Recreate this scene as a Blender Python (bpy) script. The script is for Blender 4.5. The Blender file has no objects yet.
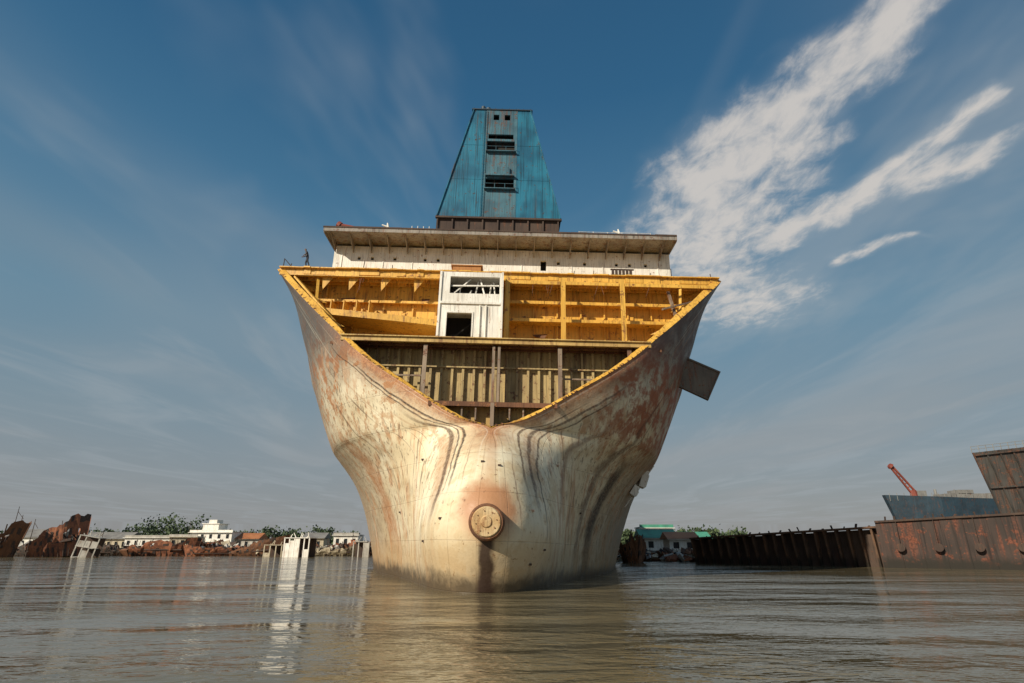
import bpy, bmesh, math, random
import numpy as np
from mathutils import Vector, Matrix, Quaternion
random.seed(7)
R=random.random
def U(a,b): return a+(b-a)*R()
sc=bpy.context.scene
try:
    sc.view_settings.view_transform='Standard'; sc.view_settings.look='None'; sc.view_settings.exposure=0
except Exception: pass

# ---------------------------------------------------------------- node helpers
class NT:
    def __init__(s,tree): s.t=tree; s.n=tree.nodes; s.l=tree.links
    def new(s,typ,**kw):
        nd=s.n.new(typ)
        for k,v in kw.items(): setattr(nd,k,v)
        return nd
    def put(s,inp,v):
        if v is None: return
        if isinstance(v,bpy.types.NodeSocket): s.l.new(v,inp)
        else: inp.default_value=v
    def math(s,op,a,b=None,c=None,clamp=False):
        nd=s.new('ShaderNodeMath',operation=op); nd.use_clamp=clamp
        s.put(nd.inputs[0],a); s.put(nd.inputs[1],b)
        if c is not None: s.put(nd.inputs[2],c)
        return nd.outputs[0]
    def vmath(s,op,a,b=None,scale=None):
        nd=s.new('ShaderNodeVectorMath',operation=op)
        s.put(nd.inputs[0],a)
        if b is not None: s.put(nd.inputs[1],b)
        if scale is not None: s.put(nd.inputs['Scale'],scale)
        return nd.outputs['Value'] if op in('DOT_PRODUCT','LENGTH','DISTANCE') else nd.outputs[0]
    def mr(s,v,a,b,c=0.0,d=1.0,smooth=True):
        nd=s.new('ShaderNodeMapRange'); 
        if smooth: nd.interpolation_type='SMOOTHSTEP'
        s.put(nd.inputs[0],v); s.put(nd.inputs[1],a); s.put(nd.inputs[2],b); s.put(nd.inputs[3],c); s.put(nd.inputs[4],d)
        return nd.outputs[0]
    def mix(s,f,a,b,blend='MIX'):
        nd=s.new('ShaderNodeMix',data_type='RGBA',blend_type=blend)
        s.put(nd.inputs[0],f)
        def c(v): return (v[0],v[1],v[2],1) if isinstance(v,(tuple,list)) else v
        s.put(nd.inputs[6],c(a)); s.put(nd.inputs[7],c(b))
        return nd.outputs[2]
    def noise(s,vec,scale,detail=4,rough=.55,dist=0):
        nd=s.new('ShaderNodeTexNoise'); s.put(nd.inputs['Vector'],vec)
        nd.inputs['Scale'].default_value=scale; nd.inputs['Detail'].default_value=detail
        nd.inputs['Roughness'].default_value=rough; nd.inputs['Distortion'].default_value=dist
        return nd
    def mapping(s,vec,scale=(1,1,1),loc=(0,0,0),rot=(0,0,0)):
        nd=s.new('ShaderNodeMapping'); s.put(nd.inputs[0],vec)
        nd.inputs['Location'].default_value=loc; nd.inputs['Rotation'].default_value=rot; nd.inputs['Scale'].default_value=scale
        return nd.outputs[0]
    def bump(s,h,strength=.3,dist=.1,normal=None):
        nd=s.new('ShaderNodeBump'); s.put(nd.inputs['Height'],h)
        nd.inputs['Strength'].default_value=strength; nd.inputs['Distance'].default_value=dist
        if normal is not None: s.put(nd.inputs['Normal'],normal)
        return nd.outputs[0]
    def sep(s,v):
        nd=s.new('ShaderNodeSeparateXYZ'); s.put(nd.inputs[0],v); return nd.outputs
    def comb(s,x,y,z):
        nd=s.new('ShaderNodeCombineXYZ'); s.put(nd.inputs[0],x);s.put(nd.inputs[1],y);s.put(nd.inputs[2],z); return nd.outputs[0]

def newmat(name):
    m=bpy.data.materials.new(name); m.use_nodes=True
    t=NT(m.node_tree); b=m.node_tree.nodes['Principled BSDF']
    return m,t,b

RUST=(.17,.065,.028)
def paint(name,c1,c2,rust=RUST,amt=.4,vs=.15,rough=.6,bump=.25,scale=1.0,dirt=.35,wet=False):
    m,t,b=newmat(name)
    co=t.new('ShaderNodeTexCoord').outputs['Object']
    nA=t.noise(co,.35*scale,2,.6).outputs[0]
    col=t.mix(t.mr(nA,.35,.68),c1,c2)
    sv=t.mapping(co,(1.3*scale,1.3*scale,vs*scale))
    nB=t.noise(sv,1.6,4,.65).outputs[0]
    lo=.72-.34*amt
    mB=t.mr(nB,lo,lo+.16)
    nC=t.noise(co,2.2*scale,4,.7).outputs[0]
    lo2=.74-.3*amt
    mC=t.mr(nC,lo2,lo2+.08)
    nD=t.noise(co,9*scale,2,.6).outputs[0]
    rustc=t.mix(t.mr(nD,.35,.65),tuple(x*.55 for x in rust),tuple(min(1,x*1.45) for x in rust))
    col=t.mix(t.math('MULTIPLY',mB,.75),col,rustc)
    col=t.mix(t.math('MULTIPLY',mC,.9),col,rustc)
    sv2=t.mapping(co,(3.5*scale,3.5*scale,vs*1.2*scale),loc=(4,7,2))
    nE=t.noise(sv2,2.0,3,.6).outputs[0]
    col=t.mix(t.math('MULTIPLY',t.mr(nE,.45,.75),dirt),col,tuple(x*.3 for x in c2))
    if wet:
        z=t.sep(co)[2]
        col=t.mix(t.mr(t.math('ADD',z,t.math('MULTIPLY',t.math('SUBTRACT',nC,.5),1.2)),.4,1.5,.93,0),col,(.018,.015,.010))
    t.put(b.inputs['Base Color'],col)
    b.inputs['Roughness'].default_value=rough
    t.put(b.inputs['Normal'],t.bump(nC,bump,.08))
    return m

M={}
M['yellow']=paint('yellow_ochre_paint',(.82,.47,.08),(.68,.37,.055),rust=(.24,.09,.03),amt=.52,rough=.5,dirt=.6)
M['yellow_d']=paint('dirty_yellow_paint',(.62,.42,.14),(.44,.28,.095),rust=(.20,.08,.03),amt=.55,dirt=.5)
M['hold']=paint('hold_bulkhead_paint',(.52,.39,.17),(.36,.26,.12),rust=(.18,.08,.035),amt=.58,dirt=.65)
M['white']=paint('weathered_white_paint',(.86,.83,.76),(.74,.70,.62),rust=(.30,.13,.05),amt=.42,dirt=.45,scale=1.4)
M['offwhite']=paint('grimy_offwhite_paint',(.55,.52,.46),(.40,.37,.32),rust=(.25,.11,.05),amt=.45,dirt=.55,scale=1.4)
M['cream']=paint('cream_paint',(.60,.52,.38),(.45,.38,.26),amt=.5,dirt=.5)
M['post']=paint('rusty_tan_steel',(.32,.24,.165),(.20,.14,.10),amt=.6,dirt=.5)
M['rust']=paint('rusty_steel',(.20,.09,.045),(.12,.055,.03),rust=(.26,.11,.045),amt=.6,rough=.85,dirt=.5)
M['rustd']=paint('dark_rusty_steel',(.085,.055,.04),(.055,.035,.028),rust=(.15,.06,.03),amt=.4,rough=.85,dirt=.5)
M['dark']=paint('painted_shade_interior',(.03,.026,.022),(.018,.016,.014),rust=(.06,.03,.02),amt=.3,rough=.9)  # near-black colour stands in for the shade inside the openings
M['grey']=paint('grey_steel_paint',(.26,.25,.23),(.18,.17,.16),amt=.4)
M['dgrey']=paint('dark_grey_hull_paint',(.075,.068,.06),(.045,.040,.035),rust=(.13,.055,.03),amt=.65,vs=.1,dirt=.7,scale=.5)
M['blue']=paint('blue_tower_paint',(.020,.18,.285),(.010,.095,.17),rust=(.08,.045,.03),amt=.48,vs=.07,rough=.42,dirt=.85,scale=.8)
M['blue2']=paint('faded_blue_paint',(.065,.17,.22),(.035,.10,.14),rust=(.12,.06,.04),amt=.6,vs=.07,rough=.5,dirt=.7)
M['navy']=paint('navy_hull_paint',(.022,.05,.075),(.016,.032,.048),rust=(.10,.045,.03),amt=.5)
M['red']=paint('faded_red_paint',(.30,.07,.04),(.2,.045,.03),amt=.5)
M['green']=paint('green_roof_paint',(.08,.33,.22),(.06,.22,.16),amt=.2)
M['orange']=paint('orange_roof_paint',(.45,.18,.07),(.35,.13,.05),amt=.3)
M['conc']=paint('weathered_concrete',(.42,.39,.34),(.3,.28,.24),amt=.2)
M['barge']=paint('barge_rust',(.155,.088,.052),(.08,.046,.03),rust=(.22,.10,.045),amt=.6,vs=.1,rough=.8,dirt=.6,wet=True)
M['redhull']=paint('red_lead_hull',(.065,.042,.034),(.035,.026,.022),rust=(.16,.05,.025),amt=.62,vs=.09,rough=.8,dirt=.8,scale=.6,wet=True)
M['wreckred']=paint('wreck_red_rust',(.32,.115,.055),(.16,.06,.035),rust=(.38,.145,.055),amt=.6,vs=.2,rough=.85,dirt=.6)
M['glass']=newmat('dark_window_glass')[0]
gb=M['glass'].node_tree.nodes['Principled BSDF']; gb.inputs['Base Color'].default_value=(.02,.025,.03,1); gb.inputs['Roughness'].default_value=.15

# ---------------------------------------------------------------- mesh helpers
def mkobj(name,bm,mats,parent=None,smooth=False,recalc=True):
    if recalc: bmesh.ops.recalc_face_normals(bm,faces=bm.faces)
    me=bpy.data.meshes.new(name); bm.to_mesh(me); bm.free()
    for m in (mats if isinstance(mats,(list,tuple)) else [mats]): me.materials.append(m)
    if smooth:
        for p in me.polygons: p.use_smooth=True
    o=bpy.data.objects.new(name,me); sc.collection.objects.link(o)
    if parent: o.parent=parent
    return o
def empty(name,loc=(0,0,0)):
    e=bpy.data.objects.new(name,None); e.location=loc; sc.collection.objects.link(e); return e
def hexa(bm,pts,mi=0):
    v=[bm.verts.new(p) for p in pts]
    for f in ((0,1,2,3),(7,6,5,4),(0,4,5,1),(1,5,6,2),(2,6,7,3),(3,7,4,0)):
        fc=bm.faces.new([v[i] for i in f]); fc.material_index=mi
    return v
def box(bm,x0,x1,y0,y1,z0,z1,mi=0,M_=None):
    pts=[(x0,y0,z0),(x1,y0,z0),(x1,y1,z0),(x0,y1,z0),(x0,y0,z1),(x1,y0,z1),(x1,y1,z1),(x0,y1,z1)]
    pts=[Vector(p) for p in pts]
    if M_ is not None: pts=[M_@p for p in pts]
    return hexa(bm,pts,mi)
def beam(bm,a,b,w,h=None,mi=0):
    a=Vector(a); b=Vector(b); h=h or w; d=(b-a); L=d.length
    if L<1e-5: return
    q=d.to_track_quat('Y','Z').to_matrix().to_4x4()
    q.translation=a
    box(bm,-w/2,w/2,0,L,-h/2,h/2,mi,q)
def cyl(bm,a,b,r1,r2=None,n=10,mi=0):
    a=Vector(a); b=Vector(b); r2=r1 if r2 is None else r2
    q=(b-a).to_track_quat('Z','Y')
    A=[];B=[]
    for i in range(n):
        t=2*math.pi*i/n; o=Vector((math.cos(t),math.sin(t),0))
        A.append(bm.verts.new(a+q@(o*r1))); B.append(bm.verts.new(b+q@(o*r2)))
    for i in range(n):
        f=bm.faces.new((A[i],A[(i+1)%n],B[(i+1)%n],B[i])); f.material_index=mi
    f=bm.faces.new(A[::-1]); f.material_index=mi; f=bm.faces.new(B); f.material_index=mi
def poly(bm,pts,th,mi=0):
    th=Vector(th); A=[bm.verts.new(p) for p in pts]; B=[bm.verts.new(Vector(p)+th) for p in pts]
    n=len(A)
    for f in [A,B[::-1]]+[[A[i],B[i],B[(i+1)%n],A[(i+1)%n]] for i in range(n)]:
        fc=bm.faces.new(f); fc.material_index=mi

# ================================================================= SHIP
ship=empty('cargo_ship')
shipM=Matrix.Translation((-1.4,29,0))@Matrix.Rotation(math.radians(.8),4,'Z')@Matrix.Rotation(math.radians(1.29),4,'Y')@Matrix.Translation((0,-29,0))
ship.matrix_world=shipM

tailA=[(75,14.6),(110,18.0),(190,19)]
LV=[
(-4,[(31,0),(31.8,1.3),(34,2.5),(38,3.9),(44,5.8),(50,8.2),(58,10.5)]+tailA),
(-1.5,[(30.2,0),(31.0,1.5),(33.5,2.8),(38,4.3),(44,6.2),(50,8.7),(58.5,11.0)]+tailA),
(0.5,[(29.5,0),(30.3,1.7),(33,3.1),(38,4.6),(44,6.7),(50,9.2),(59,11.5)]+tailA),
(3,[(28.8,0),(29.7,1.95),(32.6,3.4),(38,4.9),(44,7.2),(50,9.8),(58,11.9),(75,15.2),(110,18.2),(190,19)]),
(5.5,[(30.0,0),(30.8,1.6),(33.4,3.05),(38,5.2),(44,8.2),(50,10.8),(57,12.5),(75,16.0),(110,18.6),(190,19)]),
(7.6,[(32.6,0),(33.1,1.25),(34.9,2.9),(38.6,5.9),(44,9.6),(49.5,12.0),(56,13.5),(75,16.7),(110,19.0),(190,19.1)]),
(9.0,[(34.9,0),(35.1,1.15),(36.4,3.5),(39.3,7.4),(44,11.1),(49,13.2),(55,14.5),(75,17.3),(110,19.2),(190,19.2)]),
(9.8,[(35.4,2.3),(36.0,3.3),(37.4,5.5),(40,8.8),(44,12.0),(48.5,13.8),(54,14.9),(75,17.7),(110,19.3),(190,19.3)]),
(12,[(36.8,5.6),(37.5,6.8),(38.8,8.7),(41,11.1),(44.2,13.2),(48,14.7),(53,15.6),(75,18),(110,19.4),(190,19.4)]),
(14,[(38.05,8.5),(38.7,9.5),(40.1,11.0),(42,12.8),(44.8,14.4),(48,15.5),(52.5,16.3),(75,18.2),(110,19.5),(190,19.5)]),
(16,[(39.3,10.9),(40,11.8),(41.4,13.0),(43,14.2),(45.4,15.4),(48,16.2),(52,17),(75,18.5),(110,19.5),(190,19.5)]),
(20,[(41.8,14.9),(42.3,15.3),(43.4,16),(44.9,16.7),(47,17.4),(49.6,17.9),(55,18.5),(75,19.2),(110,19.5),(190,19.5)]),
(25,[(45,19.5),(45.4,19.55),(46.4,19.6),(48,19.6),(50,19.6),(53,19.6),(60,19.6),(75,19.6),(110,19.6),(190,19.6)]),
]
LZ=[l[0] for l in LV]; NET=np.array([[(p[0],p[1],l[0]) for p in l[1]] for l in LV],dtype=float)
def cr(P0,P1,P2,P3,t):
    return .5*((2*P1)+(-P0+P2)*t+(2*P0-5*P1+4*P2-P3)*t*t+(-P0+3*P1-3*P2+P3)*t**3)
def catrow(rows,v):
    n=len(rows)-1; v=min(max(v,0),n-1e-9); i=int(v); t=v-i
    g=lambda k: rows[k] if 0<=k<=n else (2*rows[0]-rows[1] if k<0 else 2*rows[n]-rows[n-1])
    return cr(g(i-1),g(i),g(i+1),g(i+2),t)
def level(v): return catrow(NET,v)
def curve(row,u):
    n=len(row)-1; u=min(max(u,0),n-1e-9); i=int(u); t=u-i
    def g(k):
        if k<0:
            if row[0][1]<.25: return np.array([row[1][0],-row[1][1],row[1][2]])
            return 2*row[0]-row[1]
        if k>n: return 2*row[n]-row[n-1]
        return row[k]
    r=cr(g(i-1),g(i),g(i+1),g(i+2),t); 
    r[1]=max(r[1],0); return r
def vofz(z):
    vs=np.linspace(0,len(LZ)-1,400); zs=[catrow(NET[:,0,:],x)[2] for x in vs]
    return float(np.interp(z,zs,vs))
_cache={}
def hw(y,z):
    k=round(z,2)
    if k not in _cache:
        row=level(vofz(z)); c=np.array([curve(row,u) for u in np.linspace(0,9,200)]); _cache[k]=c
    c=_cache[k]; return float(np.interp(y,c[:,0],c[:,1]))
def cuty(z): return 35+.633*(z-9.2)

def hullmat():
    m,t,b=newmat('hull_weathered_paint')
    uv=t.new('ShaderNodeUVMap'); uv.uv_map='UVMap'
    s=t.sep(uv.outputs[0]); u=s[0]
    co=t.new('ShaderNodeTexCoord').outputs['Object']; oc=t.sep(co); z=oc[2]; x=oc[0]
    au=t.math('ABSOLUTE',u)
    big=t.noise(co,.22,3,.6).outputs[0]
    mid=t.noise(co,.9,5,.65).outputs[0]
    fine=t.noise(co,6,3,.7).outputs[0]
    ctr=lambda n,k: t.math('MULTIPLY',t.math('SUBTRACT',n,.5),k)
    col=t.mix(t.mr(big,.35,.65),(.86,.78,.58),(.74,.62,.41))
    col=t.mix(t.mr(mid,.51,.61,0,.5),col,(.58,.43,.24))
    # flank darkening
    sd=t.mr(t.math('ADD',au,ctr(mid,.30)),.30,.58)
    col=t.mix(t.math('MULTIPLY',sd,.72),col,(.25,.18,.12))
    # upper topside
    zz=t.math('ADD',z,ctr(big,7.0))
    col=t.mix(t.mr(zz,10.5,15.5,0,.78),col,(.20,.155,.125))
    vr=t.noise(t.mapping(co,(1.5,1.5,.12)),1.0,4,.65).outputs[0]
    vr2=t.noise(t.mapping(co,(5.0,5.0,.20),loc=(3,1,8)),1.0,4,.6).outputs[0]
    flank=t.mr(au,.10,.32,.06,1)
    col=t.mix(t.math('MULTIPLY',t.math('MULTIPLY',t.mr(vr,.52,.63),flank),.68),col,(.46,.19,.065))
    col=t.mix(t.math('MULTIPLY',t.math('MULTIPLY',t.mr(vr,.60,.66),flank),.5),col,(.68,.58,.42))
    col=t.mix(t.math('MULTIPLY',t.math('MULTIPLY',t.mr(vr2,.55,.66),flank),.7),col,(.11,.06,.035))
    # red oxide band following the cut
    e=t.math('ADD',au,ctr(mid,.34))
    ed=t.mr(e,.0,.22,1,0)
    zb=t.mr(t.math('ADD',z,ctr(big,3.0)),6.4,9.4)
    edm=t.math('MULTIPLY',ed,zb)
    col=t.mix(t.math('MULTIPLY',edm,.9),col,t.mix(t.mr(fine,.35,.65),(.29,.10,.042),(.52,.25,.11)))
    ob=t.math('MULTIPLY',t.mr(mid,.52,.58),t.mr(z,8,13))
    col=t.mix(t.math('MULTIPLY',ob,.7),col,(.44,.165,.05))
    rs=t.math('MULTIPLY',t.mr(x,5.0,10.0),t.math('MULTIPLY',t.mr(z,7.5,10.5),t.mr(mid,.42,.55)))
    col=t.mix(t.math('MULTIPLY',rs,.78),col,(.32,.095,.045))
    col=t.mix(t.mr(t.math('ADD',z,ctr(mid,4.5)),14.0,18.5,0,.86),col,(.092,.09,.09))
    def st(fu,fv,o,lo,hi,d=.1,det=2):
        v=t.comb(t.math('MULTIPLY',u,fu),t.math('MULTIPLY',s[1],fv),o); return t.mr(t.noise(v,1,det,.6,d).outputs[0],lo,hi)
    zf=t.mr(z,3,8.5,.05,1)
    pat=t.mr(big,.42,.60,.15,1)
    s1=st(40,1.6,0,.56,.69)
    col=t.mix(t.math('MULTIPLY',t.math('MULTIPLY',s1,zf),.36),col,(.38,.18,.07))
    s2=st(120,2.4,3.3,.62,.71)
    col=t.mix(t.math('MULTIPLY',t.math('MULTIPLY',s2,t.math('MULTIPLY',zf,pat)),.8),col,(.085,.045,.026))
    s3=st(60,2.2,8.3,.62,.72)
    col=t.mix(t.math('MULTIPLY',s3,.35),col,(.85,.79,.65))
    wob=t.math('ADD',u,t.math('ADD',ctr(mid,.016),ctr(big,.05)))
    def tear(c,w,z0,z1,amt):
        d=t.math('ABSOLUTE',t.math('SUBTRACT',wob,c))
        k=t.mr(d,w*.3,w,1,0)
        k=t.math('MULTIPLY',k,t.math('MULTIPLY',t.mr(z,z0,z0+2.5),t.mr(z,z1-2,z1,1,0)))
        return t.math('MULTIPLY',t.math('MULTIPLY',k,t.mr(fine,.3,.6,.6,1)),amt)
    for c,w,z0,z1,a,cc in [(-.205,.04,2.5,9.5,.5,(.38,.155,.055)),(-.145,.009,4,15,.95,(.045,.03,.022)),(-.168,.006,4,17,.85,(.05,.03,.022)),(-.195,.012,2.5,11,.85,(.075,.038,.022)),
                      (.19,.04,4,10,.45,(.38,.15,.055)),(.15,.007,4,12,.85,(.09,.045,.028)),(.185,.010,3,14,.8,(.075,.038,.025)),(.215,.005,2,13,.8,(.06,.035,.025)),(.44,.024,-2,9,.93,(.03,.02,.016)),(.39,.010,0,12,.7,(.09,.045,.028)),
                      (-.44,.03,1,10,.6,(.44,.17,.055)),(.30,.010,3,11,.6,(.2,.09,.05)),(.105,.004,2,8,.6,(.2,.09,.05)),(-.09,.004,4,8.5,.6,(.2,.09,.05))]:
        col=t.mix(tear(c,w,z0,z1,a),col,cc)
    cx=t.math('ADD',t.math('SUBTRACT',x,.14),ctr(mid,.6))
    dx=t.vmath('DISTANCE',co,(.14,29.2,3.9))
    col=t.mix(t.mr(t.math('ADD',dx,ctr(mid,1.8)),.9,2.1,.85,0),col,(.42,.17,.065))
    col=t.mix(t.math('MULTIPLY',t.mr(t.math('ABSOLUTE',cx),.1,.5,1,0),t.mr(z,4,6,0,.35)),col,(.45,.2,.09))
    def lines(v,per,w):
        f=t.math('FRACT',t.math('DIVIDE',v,per)); return t.mr(t.math('ABSOLUTE',t.math('SUBTRACT',f,.5)),.5-w,.5,0,1)
    sm=t.math('MAXIMUM',lines(z,2.35,.010),lines(t.math('ADD',u,.02),.085,.014))
    col=t.mix(t.math('MULTIPLY',sm,t.mr(mid,.4,.6,.1,.5)),col,(.16,.09,.05))
    chip=t.noise(co,3.0,5,.75).outputs[0]
    col=t.mix(t.mr(chip,.61,.66,0,.8),col,(.20,.09,.04))
    wz=t.math('ADD',z,ctr(mid,1.8))
    col=t.mix(t.mr(wz,1.0,3.6,.5,0),col,(.42,.25,.10))
    col=t.mix(t.mr(wz,.2,1.2,.9,0),col,(.065,.045,.026))
    k=t.math('MULTIPLY',t.mr(t.math('ABSOLUTE',cx),.20,.55,1,0),t.mr(z,2.7,3.4,1,0))
    col=t.mix(t.math('MULTIPLY',k,.95),col,(.035,.016,.010))
    t.put(b.inputs['Base Color'],col); t.put(b.inputs['Roughness'],t.mr(mid,.3,.7,.45,.72))
    h=t.math('ADD',t.math('MULTIPLY',big,.8),t.math('ADD',t.math('MULTIPLY',fine,.05),t.math('MULTIPLY',sm,-.12)))
    h=t.math('ADD',h,t.math('MULTIPLY',mid,.25))
    t.put(b.inputs['Normal'],t.bump(h,.45,.35))
    return m
M['hull']=hullmat()

def build_hull():
    bm=bmesh.new(); uvl=bm.loops.layers.uv.new('UVMap')
    NVv=(len(LZ)-1)*8; us=np.concatenate([np.linspace(0,6,61),np.linspace(6,9,13)[1:]])
    P=[]
    for j in range(NVv+1):
        row=level(j/8); P.append([curve(row,u) for u in us])
    for sgn in (-1,1):
        V=[[bm.verts.new((sgn*p[1],p[0],p[2])) for p in r] for r in P]
        for j in range(NVv):
            for i in range(len(us)-1):
                q=[(j,i),(j,i+1),(j+1,i+1),(j+1,i)]
                if sgn<0: q=q[::-1]
                try: f=bm.faces.new([V[a][b] for a,b in q])
                except ValueError: continue
                f.smooth=True
                for lp,(a,b) in zip(f.loops,q):
                    lp[uvl].uv=(sgn*us[b]/9.0,P[a][b][2]/25.0)
    bmesh.ops.remove_doubles(bm,verts=bm.verts,dist=.002)
    o=mkobj('hull_shell',bm,[M['hull'],M['yellow_d'],M['rust']],ship,True)
    me=o.data; c=0
    for p in me.polygons:
        if p.center.x<-2: c+= 1 if p.normal.x<0 else -1
    if c<0: me.flip_normals()
    s=o.modifiers.new('s','SOLIDIFY'); s.thickness=.12; s.offset=-1; s.material_offset=1; s.material_offset_rim=2
    return o
build_hull()

bm=bmesh.new()
CX=.10
cyl(bm,(CX,29.6,3.2),(CX,28.45,3.2),.90,.86,40,1)
cyl(bm,(CX,28.45,3.2),(CX,28.36,3.2),.86,.78,40,1)
cyl(bm,(CX,28.37,3.2),(CX,28.28,3.2),.72,.66,36,0)
cyl(bm,(CX,28.29,3.2),(CX,28.22,3.2),.30,.24,24,0)
for i in range(8):
    a=i*math.pi/4+.2; cyl(bm,(CX+.5*math.cos(a),28.3,3.2+.5*math.sin(a)),(CX+.5*math.cos(a),28.25,3.2+.5*math.sin(a)),.035,.03,6,1)
mkobj('bulb_end_cap',bm,[paint('cap_paint',(.72,.56,.33),(.56,.37,.17),amt=.6,scale=2.2,rust=(.30,.13,.05),dirt=.5),M['rust']],ship)

bm=bmesh.new()
def onhull(x,z,off=.03):
    hw(40,z); c=_cache[round(z,2)]; y=float(np.interp(abs(x),c[:150,1],c[:150,0])); return Vector((x,y-off,z))
for x,z in [(-.3,6.4),(.62,6.2),(-4.3,7.2),(4.2,7.0),(-6.2,4.2),(6.1,4.4),(-3.4,2.3),(3.1,2.0),(2.3,1.3),(-2.3,3.4),(2.4,3.9)]:
    p=onhull(x,z,.04); box(bm,p.x-.09,p.x+.09,p.y-.06,p.y+.1,p.z-.05,p.z+.05)
mkobj('hull_lugs',bm,M['rustd'],ship)

bm=bmesh.new()
pts=[curve(level(v),0) for v in np.linspace(6.0,12,121)]
wj=[0]*121
for i in range(1,121): wj[i]=max(-.06,min(.06,wj[i-1]*.8+U(-.03,.03)))
for sgn in (-1,1):
    prev=None
    for k,p in enumerate(pts):
        w=(.16+.30*max(0,min(1,(p[2]-13)/7)))*min(1,p[1]/2.0)+wj[k if sgn>0 else 120-k]*.7
        w=max(.02,w)
        a=Vector((sgn*(p[1]+.02),p[0]-.03,p[2]+.02)); b_=Vector((sgn*max(0,p[1]-w*.9),p[0]+.12,p[2]+w*.6+.04))
        c_=a+Vector((0,.14,0.05)); d_=b_+Vector((0,.14,.05))
        cur=[bm.verts.new(q) for q in (a,b_,d_,c_)]
        if prev:
            for i in range(4): bm.faces.new((prev[i],prev[(i+1)%4],cur[(i+1)%4],cur[i]))
        prev=cur
mkobj('cut_edge_frame',bm,M['yellow'],ship)
bm=bmesh.new()
for sgn in (-1,1):
    for k in range(60):
        v=U(6.2,12); p=curve(level(v),0)
        a=Vector((sgn*p[1],p[0]-.05,p[2])); l=U(.05,.16)
        poly(bm,[a,a+Vector((sgn*U(.03,.1),0.02,U(.03,.14))),a+Vector((-sgn*U(0,.15),.0,l))],(0,.05,0))
mkobj('torch_cut_slag',bm,M['rust'],ship)

def deckplate(bm,z,y0,y1,th=.12,inset=.1,n=10,mi=0):
    ys=np.linspace(y0,y1,n+1)
    for a,b_ in zip(ys[:-1],ys[1:]):
        wa=hw(a,z)-inset; wb=hw(b_,z)-inset
        hexa(bm,[(-wa,a,z-th),(wa,a,z-th),(wb,b_,z-th),(-wb,b_,z-th),(-wa,a,z),(wa,a,z),(wb,b_,z),(-wb,b_,z)],mi)
def bulk(bm,y,z0,z1,th=.1,inset=.1,n=8,mi=0):
    zs=np.linspace(z0,z1,n+1)
    for a,b_ in zip(zs[:-1],zs[1:]):
        wa=hw(y,a)-inset; wb=hw(y,b_)-inset
        hexa(bm,[(-wa,y,a),(wa,y,a),(wa,y+th,a),(-wa,y+th,a),(-wb,y,b_),(wb,y,b_),(wb,y+th,b_),(-wb,y+th,b_)],mi)
YB=47.0
bm=bmesh.new()
deckplate(bm,25.0,45.0,190,n=24)
mkobj('main_deck',bm,M['yellow'],ship)
bm=bmesh.new()
bulk(bm,YB,16.6,24.85)
mkobj('upper_bulkhead',bm,M['yellow'],ship)
bm=bmesh.new()
xx=-19.25
while xx<19.2:
    x2=min(19.25,xx+U(.5,1.8)); d=U(-.06,.06)
    box(bm,xx,x2-.01,44.86+d,45.06,24.55+U(-.05,.08),25.12); box(bm,xx,x2-.01,44.6+d,45.1,25.125,25.2+U(0,.05)); xx=x2
box(bm,-18.9,19.0,44.75,45.1,24.43,24.5)
for y in (45.9,46.6): box(bm,-18.8,18.8,y,y+.06,24.45,24.86)
for x in np.arange(-18.2,18.5,1.3): box(bm,x-.04,x+.04,45.11,46.95,24.6,24.87)
for x in list(np.arange(-15.5,-5,2.6))+list(np.arange(1.0,16,2.1)): box(bm,x-.06,x+.06,YB-.24,YB-.003,17,24.6)
box(bm,-17.2,-4.97,YB-.62,YB-.005,22.75,22.86); box(bm,-17.2,-4.97,YB-.65,YB-.58,22.6,22.74)
box(bm,.6,17.4,YB-.9,YB-.005,22.9,23.02); box(bm,.6,17.4,YB-.98,YB-.905,22.75,23.05)
box(bm,.6,16.4,YB-1.5,YB-.005,20.9,21.0); box(bm,.6,16.3,YB-1.56,YB-1.505,20.7,21.0)
for x in (.72,5.45,10.5):
    box(bm,x-.2,x+.2,43.9,44.0,16.6,24.4); box(bm,x-.05,x+.05,44.0,44.5,16.6,24.4)
box(bm,.93,5.2,43.88,44.02,23.7,24.0); box(bm,5.7,10.25,43.88,44.02,23.72,24.0); box(bm,10.75,18.2,43.88,44.02,23.7,23.98)
for sgn in (-1,1):
    for k in range(1,5):
        z=round(17.2+k*1.55,2); y=cuty(z)+1.6; w=hw(y,z)-.4
        if sgn<0 or k!=2: poly(bm,[(sgn*w,y,z),(sgn*(w-2.0),y+1.2,z+.3),(sgn*(w-.3),y+.6,z+1.1)],(0,.08,0))
    beam(bm,(sgn*15.2,43.8,20.5),(sgn*15.9,45.2,24.4),.22,.12)
beam(bm,(-13.1,42.6,19.0),(-17.8,44.9,24.3),.3,.16)
for x in (-15.5,-13.2,-10.4,-7.5): poly(bm,[(x,45.12,24.45),(x+.9,45.12,24.45),(x+.1,45.15,23.2)],(0,.08,0))
for k in range(26):
    x=U(-16,16); 
    if -5.6<x<.6: continue
    z=U(19.8,24); box(bm,x,x+U(.2,.6),YB-.12,YB-.004,z,z+U(.1,.4))
mkobj('deck_girders_and_stiffeners',bm,M['yellow'],ship)
bm=bmesh.new()
beam(bm,(13.1,42.4,18.6),(17.6,44.7,23.6),.34,.2); beam(bm,(14.9,43.2,19.4),(14.6,44.6,23.6),.25,.15); beam(bm,(13.6,43.2,21.2),(16.6,44.4,22.6),.2,.15)
mkobj('rusty_diagonal_brace',bm,M['post'],ship)
bm=bmesh.new()
prev=None
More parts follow.
